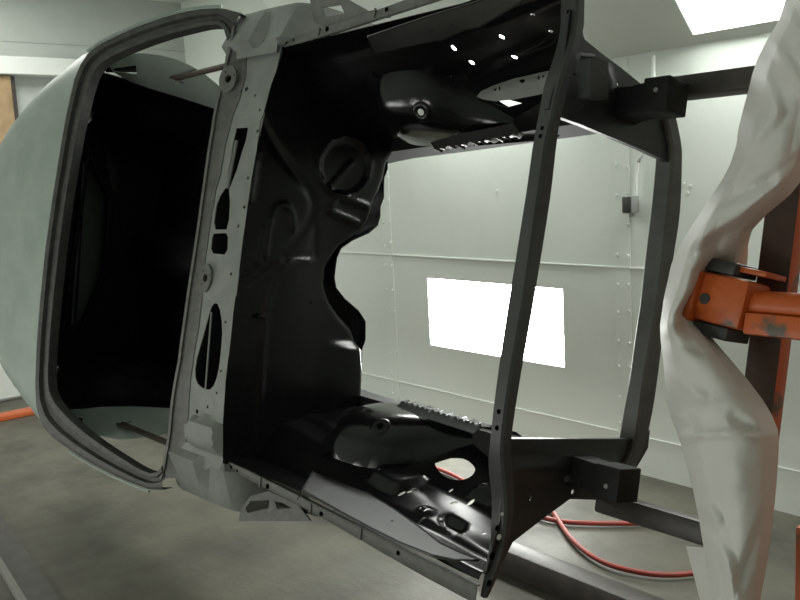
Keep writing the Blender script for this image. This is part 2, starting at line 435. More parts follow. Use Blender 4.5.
h2 = c2([(213.5, 233.5), (226, 233), (228, 237), (227.5, 250), (224.5, 254.5), (213, 253.5), (211, 249), (212, 238)])
h3 = chaikin(c2([(212.5, 303), (219, 304), (222.7, 327), (221, 352), (218, 375), (212, 389.5), (204, 389.5), (195.5, 382), (195, 365), (202, 340), (208, 318)]), 1)
small = [((228, 71.5), 1.6), ((225, 84), 1.6), ((242, 91), 1.4), ((246.3, 89), 2.4), ((255, 95.5), 1.6), ((259.5, 110), 1.6), ((257.5, 131), 1.8), ((248, 178), 1.6), ((244.3, 207), 1.8), ((238.3, 226), 1.5), ((231, 274), 1.6), ((212, 266.5), 1.5), ((200.8, 277), 1.6), ((207.5, 290), 1.5), ((225.5, 322), 1.4), ((221, 371), 1.4), ((197, 411.5), 2.4), ((207.5, 407), 1.6), ((216.5, 393), 1.3)]
def ph(p, r, n=8): q = c2([p])[0]; return circ(q, r * .0034, n, 1.)
chl = [ph((234.5, 81), 4.2, 14), ph((209.7, 278.5), 4.2, 14)] + [ph(p, r) for p, r in small]
sp_ = [(q.x, q.y) for q in sq]
allh = chl + [h1, h2, h3]
lefth = [h for h in allh if sum(p[0] for p in h) / len(h) < xs(sum(p[1] for p in h) / len(h))]
righth = [h for h in allh if h not in lefth]
part('cowl_panel', sheet(front + list(reversed(sp_)), righth, cowl, .016, .003), M['primer'], sharp=40)
part('windshield_base_panel', sheet(sp_ + list(reversed(gq)), lefth, cowl, .016, .003), M['dark_primer'], sharp=40)
for pv in (piv1, piv2):
    ring = lambda r, k=20: [Vector((pv[0] + r * math.cos(2 * math.pi * j / k) * (1 if math.cos(2 * math.pi * j / k) < 0 else .85), pv[1] + 1.15 * r * math.sin(2 * math.pi * j / k))) for j in range(k)]

    tilt = (cowl_z(pv[0] + .03, pv[1]) - cowl_z(pv[0] - .03, pv[1])) / .06 * .6
    pz = cowl_z(*pv) + .017
    pm = sheet(ring(.040), [circ(pv, .0135, 14)] + [circ((pv[0] + .027 * math.cos(a), pv[1] + .030 * math.sin(a)), .0035, 6) for a in (.4, 2.2, 3.9)], lambda x, y: V(x, y, pz + tilt * (x - pv[0])), .02, .010)
    part('wiper_pivot_plate', pm, M['dark_primer'])
a, b = hit((210.5, 312), g_cowl), hit((204.5, 390), g_cowl)
part('vent_bar', tube([a + V(0, 0, -.004), b + V(0, 0, -.004)], .0035, 6), M['primer'])
a, b = hit((233.5, 140), g_cowl), hit((226, 188), g_cowl)
part('vent_lip', tube([a + V(.0, 0, -.012), b + V(.0, 0, -.006)], .007, 8), M['primer'])
# plenum beneath the vents
part('plenum', grid([[V(.0 - .02, -.66, -.09), V(-.34, -.72, -.09)], [V(-.02, .66, -.09), V(-.34, .72, -.09)]], thick=.003), M['inside'])
# rear flange of the cowl that carries the glass
rows = []
for x, y in dense([Vector(q) for q in gq], .04, False):
    z = cowl_z(x, y); rows.append([V(x + .016, y, z + .003), V(x + .004, y, z + .006), V(x - .006, y, z - .004), V(x - .018, y, z - .012), V(x - .02, y, z - .05)])
part('windshield_flange', grid(rows, thick=.002), M['dark_primer'], sharp=50)

# ---- cowl sides, hinge pillars and fender brackets (both sides)
def side_part(s):
    rows = []
    for y, f, dz in ((.655, .0, .0), (.68, .6, .0), (.70, 1., 0), (.74, .85, 0), (.78, .55, 0), (.815, .2, -.002), (.832, .05, -.012), (.838, 0, -.05), (.838, 0, -.30)):
        prof = [(-.285, .070), (-.24, .066), (-.165, .062), (-.130, .058), (-.105, .058 - .045 * f), (-.06, .050 - .02 * f), (.0, .040 - .01 * f), (.025, .030), (.045, .008), (.06, -.03), (.066, -.10), (.07, -.25)]
        if y < .69: prof = [(x - .0, min(z, .02 + zcs(.67) - .1 * x) - .004) for x, z in prof[:7]] + [(-.008, -.002), (-.008, -.02), (-.008, -.05), (-.008, -.12), (-.008, -.25)]
        rows.append([V(x - (.03 * (y - .7) if x > 0 else 0), s * y, z + dz - .42 * max(0, y - .69)) for x, z in prof])
    return grid(rows, thick=.004)
for s in (-1, 1): part('cowl_side', side_part(s), M['primer'], sharp=28)
def mirror(p, s): return V(p.x, abs(p.y) * s, p.z)
# fender bracket frames beyond the rail
BR = {-1: ([(240, 521), (243, 508), (252, 496), (270, 491), (300, 505), (312, 521)], [[(247, 508), (252, 501), (271, 500), (270, 508), (249, 513)], [(276, 501), (285, 503), (293, 508), (279, 509)]]),
      1: ([(311, -3), (315, 22), (328, 30), (378, 16), (346, -2)], [[(323, 8), (327, 18), (346, 14), (342, 5)]])}
for s in (-1, 1):
    o_, hs_ = BR[s]
    f_ = lambda pts: [(q.x, q.y) for q in (ca(p, 2, -.045) for p in pts)]
    part('fender_bracket', sheet(f_(o_), [f_(h) for h in hs_], lambda x, y: V(x, y, -.045), .03, .006), M['dark_primer'])
    part('fender_brace', beam((.10, .77 * s, -.09), (.46, .725 * s, -.06), .03, .02, up=(0, 1, 0)), M['satin'])

# ---- fender rails (grey flange each side of the engine bay)
def yr(x): return .675 + .036 * x
def zr(x): return -.004 - .008 * x
for s in (-1, 1):
    rows = []
    for i in range(57):
        x = -.005 + 1.125 * i / 56; y, z = yr(x), zr(x)
        w = .022 + .014 * sstep(.45, 1.0, x)
        rows.append([V(x, s * (y - .004), z - .012), V(x, s * (y - .003), z - .002), V(x, s * y, z), V(x, s * (y + w), z - .002), V(x, s * (y + w + .004), z - .006), V(x, s * (y + w + .006), z - .06 * (1 - .85 * sstep(.9, 1.05, x)))])
    part('fender_rail', grid(rows, thick=.003), M['dark_primer'], sharp=45)
    for x, r in ((.02, .007), (.06, .004), (.24, .008), (.52, .007), (.85, .006)): part('bolt_hole', disc((x, s * (yr(x) + .014), zr(x)), (0, 0, 1), r, None, .0015, 10), M['hole'])
    for x in (.20, .47, .70): part('rail_joint', box((x, s * (yr(x) + .014), zr(x) + .001), (.006, .028, .006), bev=.001), M['dark_primer'])

# ---- inner fender aprons
def yap(x, z):
    d = -z - .10
    if d > 0:
        y = .668 - .012 * sstep(0, .03, d) - .25 * max(0, d - .01) - .135 * (max(0, d - .155) / .195) ** 1.3 * sstep(.22, .5, x) + .10 * (x - .85) * sstep(0, .10, d)
    else: y = .668
    return y + .02 * sstep(.8, 1.12, x) + .03 * sstep(-.035, 0, z) * sstep(.82, 1.0, x) + .006 * sstep(-.03, 0, z)
def g_ap(s):
    return lambda p: s * p.y - yap(p.x, p.z)
def a2(pts, s): return [(q.x, q.z) for q in (hit(p, g_ap(s)) for p in pts)]
wheel_lo = a2([(434, 462), (441, 459), (455, 458), (466, 459), (476, 468), (474, 475), (466, 480), (455, 481), (446, 478), (438, 471)], -1)
wheel_up = a2([(487, 96), (505, 98), (523, 103), (508, 107), (497, 104)], 1)
pock1 = a2([(440, 519), (448, 515), (467, 525), (466, 530), (455, 535), (441, 526)], -1)
pock2 = a2([(416, 509), (426, 507), (438, 513), (432, 517), (424, 517)], -1)
pock3 = a2([(466, 495), (480, 487), (500, 487), (500, 503), (487, 502)], -1)
ledge = a2([(366, 478), (402, 472), (413, 473), (430, 481), (420, 486), (394, 495), (384, 490)], -1)
ledge_lo = a2([(384, 490), (415, 473), (431, 482), (398, 497)], -1)
lo_holes = [((402, 494), 2.4), ((410, 492), 2), ((454, 504), 2.4), ((471, 503), 2.4), ((451, 491), 1.4), ((422, 520), 2), ((463, 534), 2.2), ((484, 534), 1.5), ((379, 476), 1.6), ((421, 510), 1.3), ((427, 512.5), 2)]
up_holes = [((454, 47.5), 2.4), ((502, 36.5), 2.4), ((472, 62), 2.6), ((515, 54.5), 2.6), ((533, 14), 1.8), ((551, 30.5), 1.8), ((451.5, 76), 1.), ((456, 79), 1.)]
def plate(s, poly):
    return poly
up_bead = a2([(470, 74), (500, 58), (545, 38)], 1)
def make_apron(s):
    out = [(-.02, 0), (1.118, -.02), (1.095, -.09), (1.03, -.21), (.99, -.34), (.95, -.43), (.8, -.455), (.3, -.42), (-.02, -.50)]
    hl = []
    if s < 0: hl = [chaikin(wheel_lo, 1)] + [circ(a2([p], -1)[0], r * .0028, 8, 2.0) for p, r in lo_holes]
    else: hl = [wheel_up] + [circ(a2([p], 1)[0], r * .0027, 8, 1.5) for p, r in up_holes]
    def fn(x, z):
        p = (x, z); y = yap(x, z)
        y -= bead(p, [(.0, -.30), (.25, -.28)], .02, .008)
        if s < 0:
            for pk, dep in ((pock1, -.02), (pock3, .022), (pock2, .008), (ledge, .02)):
                if seg_d(p, pk, True) < .03 or inside(p, pk):
                    d = seg_d(p, pk, True) * (1 if inside(p, pk) else -1); y -= dep * sstep(-.005, .013, d)
        if s > 0: y -= bead(p, up_bead, .018, .007)
        return V(x, s * y, z)
    return sheet(out, hl, fn, .0095, .0025)
for s in (-1, 1): part('inner_fender_apron', make_apron(s), M['black'], sharp=45)
# long reinforcement plates under the fender rails
for s in (-1, 1):
    ys = .646
    if s < 0: pl = [(315, 469), (302, 491), (337, 511), (372, 530), (400, 544), (433, 557), (455, 561), (478, 561), (460, 554), (441, 545), (418, 527), (394, 510), (376, 499), (359, 488), (337, 479)]
    else: pl = [(368, 36), (375, 57), (402, 52), (429, 45), (452, 34), (466, 28), (479, 26), (500, 14), (520, 2), (536, -12), (560, -30), (520, -14), (470, 3), (430, 15), (400, 25)]
    q2 = [ca(p, 1, ys * s) for p in pl]; poly = [(q.x, q.z) for q in q2]
    def fn(x, z):
        return V(x, s * (ys + .0022 * noise.noise(V(x * 18, z * 18, 3 + s)) * sstep(.62, .35, x)), z)
    hl = [circ([(q.x, q.z) for q in [ca(p, 1, ys * s)]][0], .0045, 8) for p in (((453, 24), (431.5, 30.5)) if s > 0 else ((331, 476), (392, 522)))]
    part('rail_reinforcement', sheet(poly, hl, fn, .012, .003), M['barlit'], sharp=50)
    part('rolled_edge', tube([V(q.x, s * (ys - .002), q.z) for q in q2 + q2[:1]], .0035, 6, caps=False), M['satin'])
    part('reinforcement_end', grid([[V(q2[0].x, s * ys, q2[0].z), V(q2[1].x, s * ys, q2[1].z)], [V(q2[0].x - .01, s * .675, q2[0].z - .01), V(q2[1].x - .02, s * .675, q2[1].z + .0)]], thick=.002), M['black'])
# curved stiffener with holes on the upper apron; pale primer paints its reflected light
lp = a2([(478, 88), (482, 83), (495, 77), (515, 70), (540, 64), (566, 58), (566, 78), (540, 86), (515, 91), (497, 93), (484, 91)], 1)
lh = []
for c, rx, ry in (((523, 75), 3.0, 3.6), ((539.5, 72), 1, 3.4), ((544, 71), 1.4, 1.8), ((496, 84.5), 1.6, 1.8), ((500.5, 83), .9, 3.4)):
    lh.append(a2([(c[0] + rx * math.cos(k * math.pi / 5), c[1] + ry * math.sin(k * math.pi / 5)) for k in range(10)], 1))
def lens_fn(x, z):
    d = seg_d((x, z), lp, True); return V(x, yap(x, z) - .012 - .012 * (1 - sstep(0, .02, d)), z)
part('apron_stiffener', sheet(lp, lh, lens_fn, .014, .002), M['primer'], sharp=50)

# ---- shock towers
def tower(s):
    bm_rows = []
    levels = [(-.41, .15, .74, .421), (-.36, .175, .66, .425), (-.31, .20, .595, .431), (-.27, .225, .555, .441), (-.235, .25, .53, .458), (-.21, .27, .505, .482), (-.192, .29, .48, .52), (-.182, .315, .45, .56), (-.178, .345, .42, .60)]
    for z, xa, xb, yi in levels:
        row = []; n = 36; xc, hw = (xa + xb) / 2, (xb - xa) / 2
        yo = .69; dep = yo - yi
        for i in range(n + 1):
            a = math.pi * i / n; e = .62
            cx = math.copysign(abs(math.cos(a)) ** e, math.cos(a)); sy = math.sin(a) ** e
            x = xc - hw * cx; yo = yap(x, max(z, -.62)) + .006; dep = yo - yi
            zz = z - .10 * (x - .4) * sstep(-.5, -.25, z)
            row.append(V(x, s * (yo - dep * sy), zz))
        bm_rows.append(row)
    bm = grid(bm_rows); bm.faces.new([v for v in bm.verts][-37:])
    return bm
def tower_hole(bm, s):
    # shock-absorber hole disc sits on the shoulder facing the viewer
    c = ca((421, 112) if s > 0 else (380, 426), 1, s * .45)
    return c
for s in (-1, 1):
    bm = tower(s)
    t = part('shock_tower', bm, M['gloss'], sharp=70)
    sm = t.modifiers.new('smooth', 'SUBSURF'); sm.levels = sm.render_levels = 1
    o, q = ray_c(*((421, 112) if s > 0 else (380, 426)))
    hitp = None
    dg = bpy.context.evaluated_depsgraph_get(); dg.update()
    res = t.evaluated_get(dg).ray_cast(o, q.normalized())
    if res[0]:
        c, n = res[1], res[2]
        if n.dot(q) > 0: n = -n
        ring = []
        a = n.cross(V(1, 0, 0)).normalized(); b = n.cross(a)
        rows = []
        for r, h in ((.034, -.004), (.028, .001), (.020, .003), (.013, .000), (.010, -.004)):
            rows.append([c + n * h + (a * math.cos(k * math.pi / 10) + b * math.sin(k * math.pi / 10)) * r for k in range(20)])
        part('shock_mount_ring', grid(rows, close_u=True), M['black'], t, sharp=80)
        part('shock_hole_disc', disc(c + n * .0005, n, .0105, t=.001, k=20), M['white'] if s > 0 else M['hole'], t)  # white disc paints light coming through the upper hole, black the lower one
    # footing flange round the nose
    rows = []
    for i in range(25):
        a = math.pi * (.15 + .75 * i / 24)
        cx, cz = .385, -.30; ux, uz = -math.sin(a), math.cos(a)
        r = .17
        def at(r): 
            x, z = cx + ux * r * (1.0 if ux < 0 else 1.3), cz + uz * r * .78
            return x, z
        (x0, z0), (x1, z1), (x2, z2) = at(r + .035), at(r + .028), at(r - .05)
        rows.append([V(x0, s * (yap(x0, z0) + .002), z0), V(x1, s * (yap(x1, z1) - .012), z1), V(x2, s * (yap(x2, z2) - .018), z2)])
    part('tower_flange', grid(rows, thick=.002), M['black'], sharp=60)
    # ragged lower weld flange catching the wall lamp
    rows = []
    pa, pb = V(.36, s * .420, -.385), V(.80, s * .418, -.30)
    for i in range(41):
        p = pa.lerp(pb, i / 40)
        w = .030 + .012 * noise.noise(V(i * .21, s, 0)) + .010 * (random.random() > .72)
        rows.append([p + V(0, s * .012, .02), p + V(0, -s * .002, 0), p + V(0, -s * (.010 + .004 * math.sin(i * 2.3)), -.008), p + V(0, -s * (.012 + .006 * math.sin(i * 1.7)), -w)])
    part('weld_flange', grid(rows, thick=.002), M['satin'], sharp=30)

# ---- frame rails and horns
for s in (-1, 1):
    secs = [(-.25, .485, -.62), (0, .485, -.56), (.4, .48, -.50), (.8, .475, -.43), (1.05, .465, -.37), (1.17, .455, -.315), (1.235, .455, -.297)]
    rows = []
    for x, y, z in secs:
        w, h = (.042, .055) if x < 1.1 else (.034, .036)
        rows.append([V(x, s * (y - w), z + h), V(x, s * (y + w), z + h), V(x, s * (y + w), z - h), V(x, s * (y - w), z - h)])
    part('frame_rail', grid(rows, close_u=True, caps=True), M['chassis'], sharp=20)
    part('bumper_horn', box((1.262, s * .455, -.292), (.07, .08, .085), bev=.004), M["chassis"])
    part('horn_bolt', tube([(1.265, s * .462, -.246), (1.265, s * .462, -.254)], .006, 6), M['primer'])

# ---- radiator support
XRS = 1.12
def r2(pts, x=XRS): return [(q.y, q.z) for q in (ca(p, 0, x) for p in pts)]
up_in = [(549, 108), (560, 116), (582, 124), (606, 134), (640, 148), (668, 161)]
up_pan = up_in + [(675, 150), (676, 130), (670, 114), (655, 96), (640, 83), (620, 67), (600, 52), (583, 38), (578, 10), (570, 10), (564, 60), (553, 90)]
lo_pan = [(505, 440), (640, 440), (650, 430), (648, 448), (640, 462), (632, 474), (625, 490), (600, 500), (570, 499), (540, 521), (513, 542), (498, 572), (486, 572), (500, 520)]
for s, pan in ((1, up_pan), (-1, lo_pan)):
    poly = r2(pan)
    if s > 0:
        ring = r2([(603 + 8 * math.cos(k * math.pi / 6), 87 + 17 * math.sin(k * math.pi / 6)) for k in range(12)])
        relief = lambda y, z: bead((y, z), ring, .007, .008, True)
        hl = [circ(r2([p])[0], .005, 8) for p in ((575, 74), (618, 84))]
    else:
        b1 = r2([(512, 470), (560, 468), (612, 464)]); relief = lambda y, z: bead((y, z), b1, .012, .014)
        hl = [circ(r2([p])[0], r, 10) for p, r in (((566, 479), .009), ((573, 492), .007), ((530, 498), .006))]
    sd = part('support_side_panel', sheet(poly, hl, lambda y, z: V(XRS + relief(y, z), y, z), .018, .004), M['satin'], sharp=45)
    rim = r2(up_in if s > 0 else [(512, 440), (560, 440), (600, 440), (640, 440)])
    part('inner_rim', grid([[V(XRS + .002, y, z), V(XRS - .014, y, z)] for y, z in rim], thick=.003), M['satin'], sd)
# headlamp-side box bracket on the upper panel
bb = [ca(p, 0, XRS + .035) for p in ((579, 60), (596, 62), (596, 101), (577, 99))]
part('latch_bracket', grid([[bb[0], bb[1]], [bb[3], bb[2]]], thick=.035), M['satin'])
part('bracket_lug', tube([bb[0] + V(0, .008, .004), bb[1] + V(.0, .008, .012)], .008, 8), M['barlit'])

def bar(name, rowsABC, xa, xb, m, drop=.05):
    """box section: A rear edge of the top face, B ridge, C lower front edge"""
    rows = []
    for pa, pb, pc in rowsABC:
        B, C_ = ca(pb, 0, xb), ca(pc, 0, xb); A = ca(pa, 2, B.z - .004); xa = A.x
        y = (A.y + B.y + C_.y) / 3
        A.y = B.y = C_.y = y
        D = V(xa, y, min(C_.z, A.z - .01))
        e = min(.006, (B.z - C_.z) * .2)
        rows.append([A + V(.004, 0, 0), B.lerp(A, .12), B + V(0, 0, -e), C_ + V(0, 0, .004), C_ + V(-.006, 0, 0), D, A + V(0, 0, -.004)])
    return grid(rows, close_u=True, caps=True), rows
def spline(tab, n):
    """rows at evenly spaced places along a table of pixel rows (Catmull-Rom)"""
    P = [sum((tuple(t) for t in r), ()) for r in tab]; out = []
    k = len(P) - 1
    for i in range(n + 1):
        u = i / n * k; j = min(int(u), k - 1); t = u - j
        p0, p1, p2, p3 = P[max(j - 1, 0)], P[j], P[j + 1], P[min(j + 2, k)]
        v = [.5 * (2 * b + (c - a) * t + (2 * a - 5 * b + 4 * c - d) * t * t + (-a + 3 * b - 3 * c + d) * t ** 3) for a, b, c, d in zip(p0, p1, p2, p3)]
        out.append(((v[0], v[1]), (v[2], v[3]), (v[4], v[5])))
    return out
UB = [((566, -60), (582, -60), (590, -60)), ((562, -20), (579, -20), (587, -20)), ((560, 6), (577, 6), (585.5, 6)), ((559, 29), (575, 29), (584.5, 29)), ((553, 55), (569, 56), (577, 56)), ((543.5, 83), (560, 84), (570.5, 84)), ((537.5, 115), (552.5, 116), (562, 116)),
      ((532, 144), (545.5, 145), (557.5, 145)), ((524, 200), (537.5, 200), (551, 200)), ((508, 300), (523.5, 300), (535, 300)), ((496, 380), (509.5, 380), (521, 380)), ((489, 440), (502, 440), (512.5, 440)),
      ((487, 470), (503, 470), (514, 470)), ((490, 501), (506, 501), (515.5, 501)), ((489.5, 535), (504, 535), (511, 535)), ((486, 560), (498, 560), (504, 560)), ((482, 582), (490, 582), (496, 582)), ((479, 597), (484, 597), (489, 597))]
bm, rws = bar('upper', spline(UB, 60), 1.075, 1.135, M['satin'])
ub = part('upper_tie_bar', bm, M['barlit'], sharp=28)
LB = [((653, 110), (664, 110), (676, 110)), ((655, 140), (671, 140), (682, 140)), ((655, 160), (672.5, 160), (683, 160)), ((650.5, 210), (668, 210), (681, 210)), ((645, 255), (663.5, 255), (674.5, 255)), ((640, 300), (658, 300), (668, 300)), ((634, 340), (651, 340), (663, 340)), ((628.7, 380), (644, 380), (658, 380)),
      ((623, 412), (640, 412), (653, 412)), ((618.5, 439), (636, 439), (647, 439)), ((614, 456), (631, 456), (641, 456)), ((608, 470), (622, 470), (634, 472))]
bm, rws2 = bar('lower', spline(LB, 48), 1.065, 1.135, M['satin'])
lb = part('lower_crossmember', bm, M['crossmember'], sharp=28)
for p, r in (((538, 128), .005), ((537, 135), .005), ((498, 410), .006), ((495, 428), .006), ((571, 16), .005)):
    q = ca(p, 0, 1.10)
    row = min(rws, key=lambda r_: abs(r_[0].y - q.y)); mid = row[0].lerp(row[1], .55); nn = (row[1] - row[0]).cross(V(0, 1, 0)).normalized()
    if nn.z < 0: nn = -nn
    part('bolt_hole', disc(mid + nn * .0003, nn, r, None, .001, 10), M['hole'], ub)
for p, r in (((497, 528), .007), ((492, 556), .009), ((489, 583), .008)):
    part('bolt_hole', disc(ca(p, 0, 1.136), (1, 0, 0), r, None, .001, 10), M['hole'], ub)
for p, r in (((502, 514), .0045), ((499, 537), .007)): part('bright_hole_disc', disc(ca(p, 0, 1.137), (1, 0, 0), r, None, .001, 10), M['white'], ub)  # white discs paint the brightness showing through holes

# ---- windshield frame and roof
WP, WN = (-.3, 0, .08), (.52, 0, 1)
def w3(p): return cp(p, WP, WN)
OUT = [(241, 13), (222, 8), (205, 8.5), (190, 10.5), (165, 17), (140, 25.5), (118, 35), (100, 44), (88, 53), (80, 65), (74, 80), (66, 115), (60, 150), (52, 200), (45, 250), (40, 300), (36.5, 345), (35, 385), (36, 405), (41, 424), (52, 437), (70, 450), (92, 463.5), (112, 474), (131, 482.5), (150, 489.5), (163, 490)]
INN = [(226, 42), (222, 27), (216, 24), (205, 24.5), (190, 28), (168, 33.5), (148, 40), (125, 49), (106, 58), (96, 66), (90, 76), (85, 92), (76, 130), (72, 152), (64, 200), (57.5, 250), (52, 300), (48, 345), (46.5, 378), (48, 392), (54, 404), (67, 418), (85, 434), (103, 447), (120, 458), (136, 468), (148, 473.5), (156, 472), (160, 466)]
def resample(pts, n):
    pts = [Vector(p) for p in pts]; L = [0.]
    for a, b in zip(pts, pts[1:]): L.append(L[-1] + (b - a).length)
    out = []; j = 0
    for i in range(n):
        s = L[-1] * i / (n - 1)
        while j < len(L) - 2 and L[j + 1] < s: j += 1
        out.append(pts[j].lerp(pts[j + 1], (s - L[j]) / (L[j + 1] - L[j] or 1)))
    return out
N = 90
oo, ii = resample(OUT, N), resample(INN, N)
wn = Vector(WN).normalized()
rows = []
for a, b in zip(oo, ii):
    A, B = w3(a), w3(b); rows.append([A - wn * .05, A, A.lerp(B, .12) + wn * .004, A.lerp(B, .36) + wn * .002, A.lerp(B, .44) - wn * .014, A.lerp(B, .66) - wn * .016, A.lerp(B, .74) - wn * .006, A.lerp(B, .97) - wn * .007, B - wn * .012, B - wn * .05])
part('windshield_frame', grid(rows, thick=.002), M['trimgrey'], sharp=35)
# roof skin: header edge swept rearwards with crown, curling to the drip rails
hdr = [w3(p) for p in OUT[8:22]]
hdr_r = resample([tuple(q) for q in hdr], 41)
rows = []
for k in range(26):
    t = k / 25; row = []
    for i, q in enumerate(hdr_r):
        q = Vector(q); w = min(1, abs(q.y) / .70)
        back = 1.6 * t
        x = q.x - back; yw = q.y
        st = .76 * (1 - w ** 2.6) + .02
        z = q.z + .055 * math.sin(min(1, t * 2.2) * math.pi / 2) * (1 - w ** 3)
        z -= .42 * (math.sqrt(max(0, back - st + .06) ** 2 + .004) - .063 if back > st - .06 else 0)
        row.append(V(x, yw, z))
    # curl down at both sides
    a, b = row[0].copy(), row[-1].copy()
    row = [V(a.x, a.y + .012, a.z - .035), V(a.x, a.y + .010, a.z - .012)] + row + [V(b.x, b.y - .010, b.z - .012), V(b.x, b.y - .012, b.z - .035)]
    rows.append(row)
part('roof_panel', grid(rows, thick=.002), M['green'], sharp=50)
part('roof_lining', grid([[p + V(.02 if k == 0 else 0, 0, -.035) for p in r[4:-4]] for k, r in enumerate(rows)], thick=.002), M['inside'])
# drip rails along the roof sides
for s in (-1, 1):
    src = OUT[21:26] if s < 0 else list(reversed(OUT[1:9]))
    pts = [w3(p) + V(0, s * .006, .002) for p in src]
    part('drip_rail', tube(pts, .005, 6), M['green'])

# ---- door pillars (pale green) seen through the windshield opening
def pil(s, pts, hole, y):
    P0, NN = V(-.9, s * y, 0), V(.55, -s * .85, .55)
    q = [cp(p, P0, NN) for p in pts]; h = [cp(p, P0, NN) for p in hole]
    def at(x, z): return P0.y + s * (.55 * (x + .9) + .55 * z) / .85
    poly = [(v.x, v.z) for v in q]
    def fn(x, z):
        d = seg_d((x, z), poly, True); return V(x, at(x, z) - s * .012 * sstep(0, .03, d), z)
    bm = sheet(poly, [[(v.x, v.z) for v in h]], fn, .025, .003)
    c = sum(h, V(0, 0, 0)) / len(h)
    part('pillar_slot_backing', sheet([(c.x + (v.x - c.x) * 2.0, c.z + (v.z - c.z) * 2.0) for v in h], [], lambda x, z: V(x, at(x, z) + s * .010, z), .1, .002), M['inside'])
    return bm
part('door_pillar', pil(1, [(106, 62), (118, 56), (130, 53.5), (145, 53), (160, 55), (175, 58.5), (190, 65), (205, 74), (222, 88), (222, 112), (214, 108), (180, 97), (150, 88), (128, 80), (114, 72)], [(113, 68), (118, 65), (136.5, 62), (137.5, 71), (115, 71)], .71), M['green'])
part('door_pillar', pil(-1, [(64, 412), (100, 407.5), (135, 407), (172, 409), (166, 434), (150, 437), (120, 440), (100, 436), (84, 430), (70, 422)], [(66, 415), (72, 416.5), (83, 419), (82, 427), (76, 424)], .71), M['green'])
for s, a, b in ((1, (175, 75.5), (222, 67)), (-1, (121, 427), (168, 443))):
    A = cp(a, V(-.9, s * .71, 0), V(.55, -s * .85, .55)) + V(.012, -s * .012, 0); B = ca(b, 1, s * .715)
    B = B + (B - A) * .35
    br = part('door_brace', tube([A, B], .012, 8), M['bar'])
    part('brace_plate', box(A + V(-.005, s * .002, -.012), (.045, .01, .06), bev=.002), M['bar'], br)
    part('plate_bolt', tube([A + V(0, -s * .004, -.025), A + V(0, -s * .016, -.025)], .009, 6), M['grey'], br)

# ---- dark interior: floor, sills, dash, rear bulkhead with its cross braces
rows = []
for i in range(34):
    x = -.03 - 1.95 * i / 33; row = []
    for j in range(41):
        y = -.70 + 1.40 * j / 40
        z = -.52 - .05 * sstep(-.02, -.3, x) + .17 * math.exp(-(y / .13) ** 4) * (1 - .25 * sstep(-.5, -1.4, x))
        z += .10 * sstep(-1.25, -1.38, x)
        if abs(y) > .62: z += .06 * sstep(.62, .68, abs(y))
        z += .006 * math.sin(y * 60) * (1 if .2 < abs(y) < .55 else 0)
        row.append(V(x, y, z))
    rows.append(row)
part('floor_pan', grid(rows, thick=.003), M['inside'])
for s in (-1, 1):
    part('sill', box((-.62, s * .715, -.50), (1.2, .07, .13), bev=.012), M['inside'])
    q = [(-1.17, -.56), (-1.17, .12), (-1.06, .25), (-1.2, .225), (-1.45, .14), (-1.7, .03), (-1.9, -.07), (-1.95, -.5)]
    part('quarter_inner', sheet(q, [], lambda x, z: V(x, s * (.705 - .09 * sstep(-1.25, -1.6, x) - .10 * math.exp(-((x + 1.55) / .22) ** 4) * sstep(.0, -.25, z)), z), .04, .003), M['inside'])
part('dash_shelf', grid([[V(-.33, -.74, .02), V(-.28, -.74, -.10), V(-.05, -.72, -.16)], [V(-.33, .74, .02), V(-.28, .74, -.10), V(-.05, .72, -.16)]], thick=.003), M['inside'])
XB = -1.80
def b2(pts): return [(q.y, q.z) for q in (ca(p, 0, XB) for p in pts)]
bh = [b2([(86, 155), (93, 168), (108, 198), (105, 268), (82, 320), (76, 328)]), b2([(103, 140), (120, 168), (119, 200), (112, 190)])]
part('seat_bulkhead', sheet([(-.66, -.5), (.66, -.5), (.66, -.12), (.45, .06), (.2, .15), (-.2, .15), (-.45, .06), (-.66, -.12)], bh, lambda y, z: V(XB, y, z), .05, .004), M['inside'])
part('trunk_wall', sheet([(-.6, -.45), (.6, -.45), (.6, -.14), (.4, .03), (.2, .10), (-.2, .10), (-.4, .03), (-.6, -.14)], [], lambda y, z: V(XB - .10, y, z), .1, .004), M['inside_grey'])
for a, b in (((88, 150), (62, 330)), ((109, 200), (104, 272)), ((104, 272), (80, 330)), ((88, 152), (112, 205))):
    A, B = ca(a, 0, XB + .012), ca(b, 0, XB + .012); part('bulkhead_brace', beam(A, B, .02, .05, up=(1, 0, 0)), M['inside'])
A, B = ca((72, 325), 0, XB + .03), ca((84, 162), 0, XB + .03); part('shelf_edge', tube([A, B], .006, 6), M['inside_grey'])
part('wheel_house', grid([[V(-1.62 + .20 * math.cos(a), -.70 + .16 * math.sin(b), -.40 + .26 * math.sin(a)) for a in [math.pi * k / 14 for k in range(15)]] for b in [math.pi / 2 * m / 8 for m in range(9)]], thick=.003), M['inside'])

